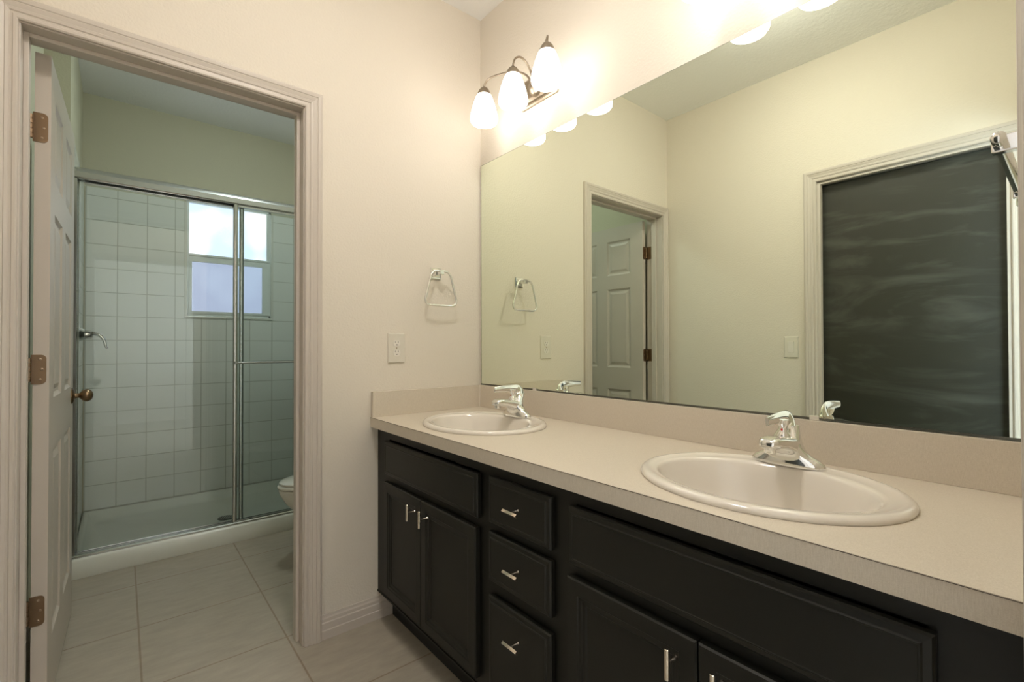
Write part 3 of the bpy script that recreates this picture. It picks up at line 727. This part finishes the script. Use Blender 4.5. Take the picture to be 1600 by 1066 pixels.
# ------------------------------------------------------------------ toilet
def make_toilet():
    t = empty('toilet', (-0.37, 0.78, 0)); tag(t, 'white toilet with closed lid, its bowl front showing past the doorway edge', 'toilet')
    o = (-0.37, 0.78)
    K = 48
    def egg(cx, a, b, z, back=0.0):     # long axis along x, front towards -x
        r = []
        for i in range(K):
            th = 2*PI*i/K; c, s = math.cos(th), math.sin(th)
            fx = a*(1.0 if c < 0 else 0.78+back)*c
            wy = b*(1 - 0.10*(c < 0)*c*c)
            r.append((cx+fx, wy*s, z))
        return r
    bm = B()
    rings = [egg(0.06,0.26,0.11,0.0),egg(0.06,0.26,0.11,0.02),egg(0.055,0.235,0.100,0.05),egg(0.05,0.215,0.098,0.12),egg(0.03,0.235,0.115,0.19),egg(0.00,0.275,0.145,0.25),egg(-0.025,0.305,0.170,0.31),egg(-0.04,0.318,0.182,0.36),egg(-0.045,0.320,0.186,0.385),egg(-0.045,0.315,0.182,0.392)]
    ring_loft(bm, rings); build('bowl', bm, M_porc2, t, smooth=60)
    bm = B(); ring_loft(bm, [egg(-0.045,0.312,0.178,0.3925),egg(-0.045,0.324,0.190,0.397),egg(-0.045,0.326,0.192,0.405),egg(-0.045,0.320,0.186,0.411)]); build('seat', bm, M_porc2, t, smooth=60)
    bm = B(); ring_loft(bm, [egg(-0.043,0.309,0.176,0.4115),egg(-0.043,0.318,0.184,0.4155),egg(-0.043,0.318,0.184,0.424),egg(-0.043,0.300,0.170,0.432),egg(-0.043,0.20,0.11,0.437)]); build('lid', bm, M_porc2, t, smooth=60)
    bm = B(); box(bm, 0.10, 0.335, -0.10, 0.10, 0.20, 0.392); build('pedestal_deck', bm, M_porc2, t, bevel=0.02)
    bm = B(); ring_loft(bm, [sup(0.262,0,0.392,0.095,0.215,6),sup(0.262,0,0.41,0.098,0.225,6),sup(0.262,0,0.735,0.105,0.238,6)]); tk = build('tank', bm, M_porc2, t, smooth=50)
    bm = B(); ring_loft(bm, [sup(0.262,0,0.7352,0.106,0.240,6),sup(0.262,0,0.745,0.108,0.245,6),sup(0.262,0,0.765,0.108,0.245,6),sup(0.262,0,0.772,0.102,0.238,6)]); build('tank_lid', bm, M_porc2, t, smooth=50)
    bm = B(); lathe(bm, [(0.012,0.162),(0.012,0.150),(0.006,0.146)], (0,-0.16,0.69), 'X', 16, True, True); tube(bm, [(0.147,-0.16,0.69),(0.143,-0.13,0.687),(0.141,-0.09,0.682)], 0.006, 10); build('flush_lever', bm, M_chrome, t, smooth=50)
    for s in (-1, 1):
        bm = B(); lathe(bm, [(0.014,0.400),(0.014,0.425),(0.010,0.430)], (0.165, s*0.07, 0), n=16, cap0=True, cap1=True); build('seat_hinge', bm, M_porc2, t, smooth=50)
make_toilet()

# ------------------------------------------------------------------ shower base
SX0, SX1, SY0, SY1 = -1.556, -0.012, 1.248, T0
t = empty('shower_pan', (-0.784, 1.248, 0)); tag(t, 'white acrylic shower pan with raised curb below the sliding glass doors', 'shower base')
O = Vector((-0.784, 1.248, 0))
def rr(x0,x1,y0,y1,z,r,k=6):
    o = []
    for cx,cy,a0 in ((x1-r,y0+r,-PI/2),(x1-r,y1-r,0),(x0+r,y1-r,PI/2),(x0+r,y0+r,PI)):
        for i in range(k+1):
            a = a0+PI/2*i/k; o.append((cx+r*math.cos(a)-O.x, cy+r*math.sin(a)-O.y, z))
    return o
bm = B()
rings = [rr(SX0,SX1,SY0+0.004,SY1,0.0,0.004),rr(SX0,SX1,SY0,SY1,0.008,0.004),rr(SX0,SX1,SY0,SY1,0.088,0.004),rr(SX0+0.003,SX1-0.003,SY0+0.004,SY1-0.003,0.096,0.004),rr(SX0+0.008,SX1-0.008,SY0+0.010,SY1-0.006,0.098,0.006),
         rr(SX0+0.026,SX1-0.026,SY0+0.094,SY1-0.024,0.0985,0.03),rr(SX0+0.034,SX1-0.034,SY0+0.102,SY1-0.032,0.092,0.035),rr(SX0+0.050,SX1-0.050,SY0+0.118,SY1-0.050,0.055,0.05),rr(SX0+0.075,SX1-0.075,SY0+0.14,SY1-0.085,0.042,0.07),
         rr(-0.97,-0.72,1.545,1.725,0.034,0.08)]
ring_loft(bm, rings, True, True); build('tray', bm, M_acry, t, smooth=50)
bm = B(); lathe(bm, [(0.0005,0.0368),(0.040,0.0368),(0.046,0.0362),(0.048,0.0345)], (-0.845-O.x, 1.635-O.y, 0), n=32); dr = build('drain', bm, M_drain, t)
bm = B()
for k in range(-3, 4):
    L_ = math.sqrt(0.036**2-(k*0.009)**2); box(bm, -0.845-O.x+k*0.009-0.0015, -0.845-O.x+k*0.009+0.0015, 1.635-O.y-L_, 1.635-O.y+L_, 0.0369, 0.0385)
build('drain_bars', bm, M_alu, dr)

# ------------------------------------------------------------------ sliding shower doors
t = empty('shower_enclosure', (-0.784, 1.30, 0.0985)); tag(t, 'framed sliding glass shower doors with chrome stiles and towel bar', 'shower door')
E0 = Vector((-0.784, 1.30, 0.0985))
def eb(name, m, boxes, parent=None, bevel=0.0015):
    bm = B()
    for x0,x1,y0,y1,z0,z1 in boxes: box(bm, x0-E0.x, x1-E0.x, y0-E0.y, y1-E0.y, z0-E0.z, z1-E0.z)
    return build(name, bm, m, parent or t, bevel=bevel)
# header: channel with a rounded upper front
bm = B(); prof = [(1.268,1.978),(1.264,1.984),(1.264,2.012),(1.270,2.022),(1.272,2.030),(1.280,2.036),(1.318,2.036),(1.330,2.030),(1.334,2.012),(1.334,1.978),(1.326,1.978),(1.326,1.996),(1.276,1.996),(1.276,1.978)]
ring_loft(bm, [[(x-E0.x, y-E0.y, z-E0.z) for y, z in prof] for x in (SX0+0.001, SX1-0.001)]); build('header', bm, M_alu, t)
bm = B(); prof = [(1.262,0.0987),(1.262,0.108),(1.266,0.112),(1.276,0.112),(1.276,0.104),(1.292,0.104),(1.292,0.112),(1.298,0.112),(1.298,0.104),(1.320,0.104),(1.320,0.112),(1.324,0.112),(1.324,0.0987)]
ring_loft(bm, [[(x-E0.x, y-E0.y, z-E0.z) for y, z in prof] for x in (SX0+0.001, SX1-0.001)]); build('sill_track', bm, M_alu, t)
eb('wall_jamb', M_alu, [(SX0+0.0006, SX0+0.013, 1.268, 1.330, 0.112, 1.978)])
eb('wall_jamb', M_alu, [(SX1-0.016, SX1-0.0006, 1.268, 1.330, 0.112, 1.978)])
def stile(x0, x1, yc, z0, z1, name='stile', parent=None):
    # extruded stile with a rounded face, as one mesh
    bm = B(); pts = []
    hw = (x1-x0)/2; cx = (x0+x1)/2
    for i in range(9):
        a = PI*i/8; pts.append((cx+hw*math.cos(a), yc-0.005-0.007*math.sin(a)))
    pts += [(x0, yc+0.008), (x1, yc+0.008)]
    ring_loft(bm, [[(x-E0.x, y-E0.y, z-E0.z) for x, y in pts] for z in (z0, z1)])
    return build(name, bm, M_alu, parent, smooth=35)
# inner panel (left), outer panel (right)
for nm, xa, xb, yc, gm in (('sliding_panel', SX0+0.014, -0.806, 1.312, M_glass), ('sliding_panel', -0.866, SX1-0.018, 1.284, M_glass2)):
    g = eb(nm, gm, [(xa+0.008, xb-0.008, yc-0.0025, yc+0.0025, 0.112, 1.985)], bevel=None)
    stile(xa, xa+(0.0235 if xa > -1 else 0.006), yc, 0.1065, 1.990, 'stile', g); stile(xb-0.0235, xb, yc, 0.1065, 1.990, 'stile', g)
    eb('bottom_rail', M_alu, [(xa+0.0235, xb-0.0235, yc-0.006, yc+0.006, 0.1065, 0.117)], g)
    eb('top_rail', M_alu, [(xa+0.0235, xb-0.0235, yc-0.007, yc+0.007, 1.965, 1.993)], g)
bm = B(); tube(bm, [(-0.853-E0.x, 1.240-E0.y, 1.045-E0.z), (SX1-0.030-E0.x, 1.240-E0.y, 1.045-E0.z)], 0.0065, 14)
tb = build('towel_bar', bm, M_alu, t, smooth=50)
for x in (-0.853, SX1-0.036):
    eb('bracket', M_alu, [(x-0.008, x+0.008, 1.232, 1.274, 1.037, 1.053)], tb)
bm = B(); box(bm, -0.780-E0.x, -0.764-E0.x, 1.2655-E0.y, 1.276-E0.y, 1.05-0.932-E0.z+0.0001, 1.05-0.930-E0.z); build('weep_hole', bm, M_dark, t)

# ------------------------------------------------------------------ shower valve
t = empty('shower_valve', (-1.556, 1.425, 1.205)); tag(t, 'chrome shower valve with curved lever on the left tiled wall', 'shower valve')
bm = B(); lathe(bm, [(0.0005,0.0004),(0.082,0.0004),(0.084,0.003),(0.080,0.008),(0.060,0.014),(0.036,0.018),(0.030,0.030),(0.026,0.036)], (0,0,0), 'X', 40, cap1=True); build('escutcheon', bm, M_chrome, t, smooth=50)
bm = B(); lathe(bm, [(0.024,0.034),(0.025,0.040),(0.022,0.062),(0.015,0.070),(0.0005,0.072)], (0,0,0), 'X', 28, cap0=True); hb = build('handle', bm, M_chrome, t, smooth=50)
bm = B(); tube(bm, catmull([(0.045,0,0.004),(0.075,-0.004,0.006),(0.100,-0.008,-0.006),(0.116,-0.010,-0.032),(0.122,-0.012,-0.062),(0.128,-0.012,-0.074)], 6), lambda u: (0.017-0.008*u, 0.013-0.007*u), 16); build('lever', bm, M_chrome, hb, smooth=60)

# ------------------------------------------------------------------ added fill lamps and hall window, all out of view
def fill_light(loc, m, label, r=1.0):
    t = empty('added_fill_light', loc); tag(t, label, 'light')
    bm = B(); lathe(bm, [(0.20*r,-0.001),(0.20*r,-0.02),(0.19*r,-0.03)], n=40, cap0=True, cap1=True); build('base', bm, M_nickel, t, smooth=40)
    bm = B(); lathe(bm, [(0.185*r,-0.031),(0.18*r,-0.05),(0.15*r,-0.075),(0.09*r,-0.092),(0.0005,-0.098)], n=40, cap0=True); build('diffuser', bm, m, t, smooth=60)
fill_light((-1.15, -2.75, H), M_hallfill, 'added round fill light on the hall ceiling behind the doorway, out of the picture')
fill_light((-0.72, 0.92, H), mat_emit('toilet_room_fill', (0.88, 1.0, 0.95), TOILET_EMIT), 'added small round fill light on the ceiling above the toilet, out of the picture', 0.7)
fill_light((-0.90, -1.06, H), mat_emit('vanity_room_fill', (1.0, 0.95, 0.88), ROOM_EMIT), 'added round fill light over the vanity room floor, above the picture', 0.7)
w2 = empty('fill_window', (1.0, -3.3, 0.9)); w2['kind'] = 'structure'  # added hall window, unseen, sends cool fill through the near doorway
bm = B(); box(bm, -0.03, 0.0, -0.62, 0.62, -0.02, 0.03); box(bm, -0.03, 0.0, -0.62, 0.62, 1.27, 1.32); box(bm, -0.03, 0.0, -0.62, -0.57, 0.03, 1.27); box(bm, -0.03, 0.0, 0.57, 0.62, 0.03, 1.27); box(bm, -0.025, 0.0, -0.57, 0.57, 0.63, 0.67)
build('window_frame', bm, M_trim, w2)
bm = B(); box(bm, -0.006, -0.002, -0.57, 0.57, 0.03, 0.63); box(bm, -0.006, -0.002, -0.57, 0.57, 0.67, 1.27); build('window_glass', bm, mat_emit('hall_window_fill', (0.72, 0.84, 1.0), HALLWIN_EMIT), w2)
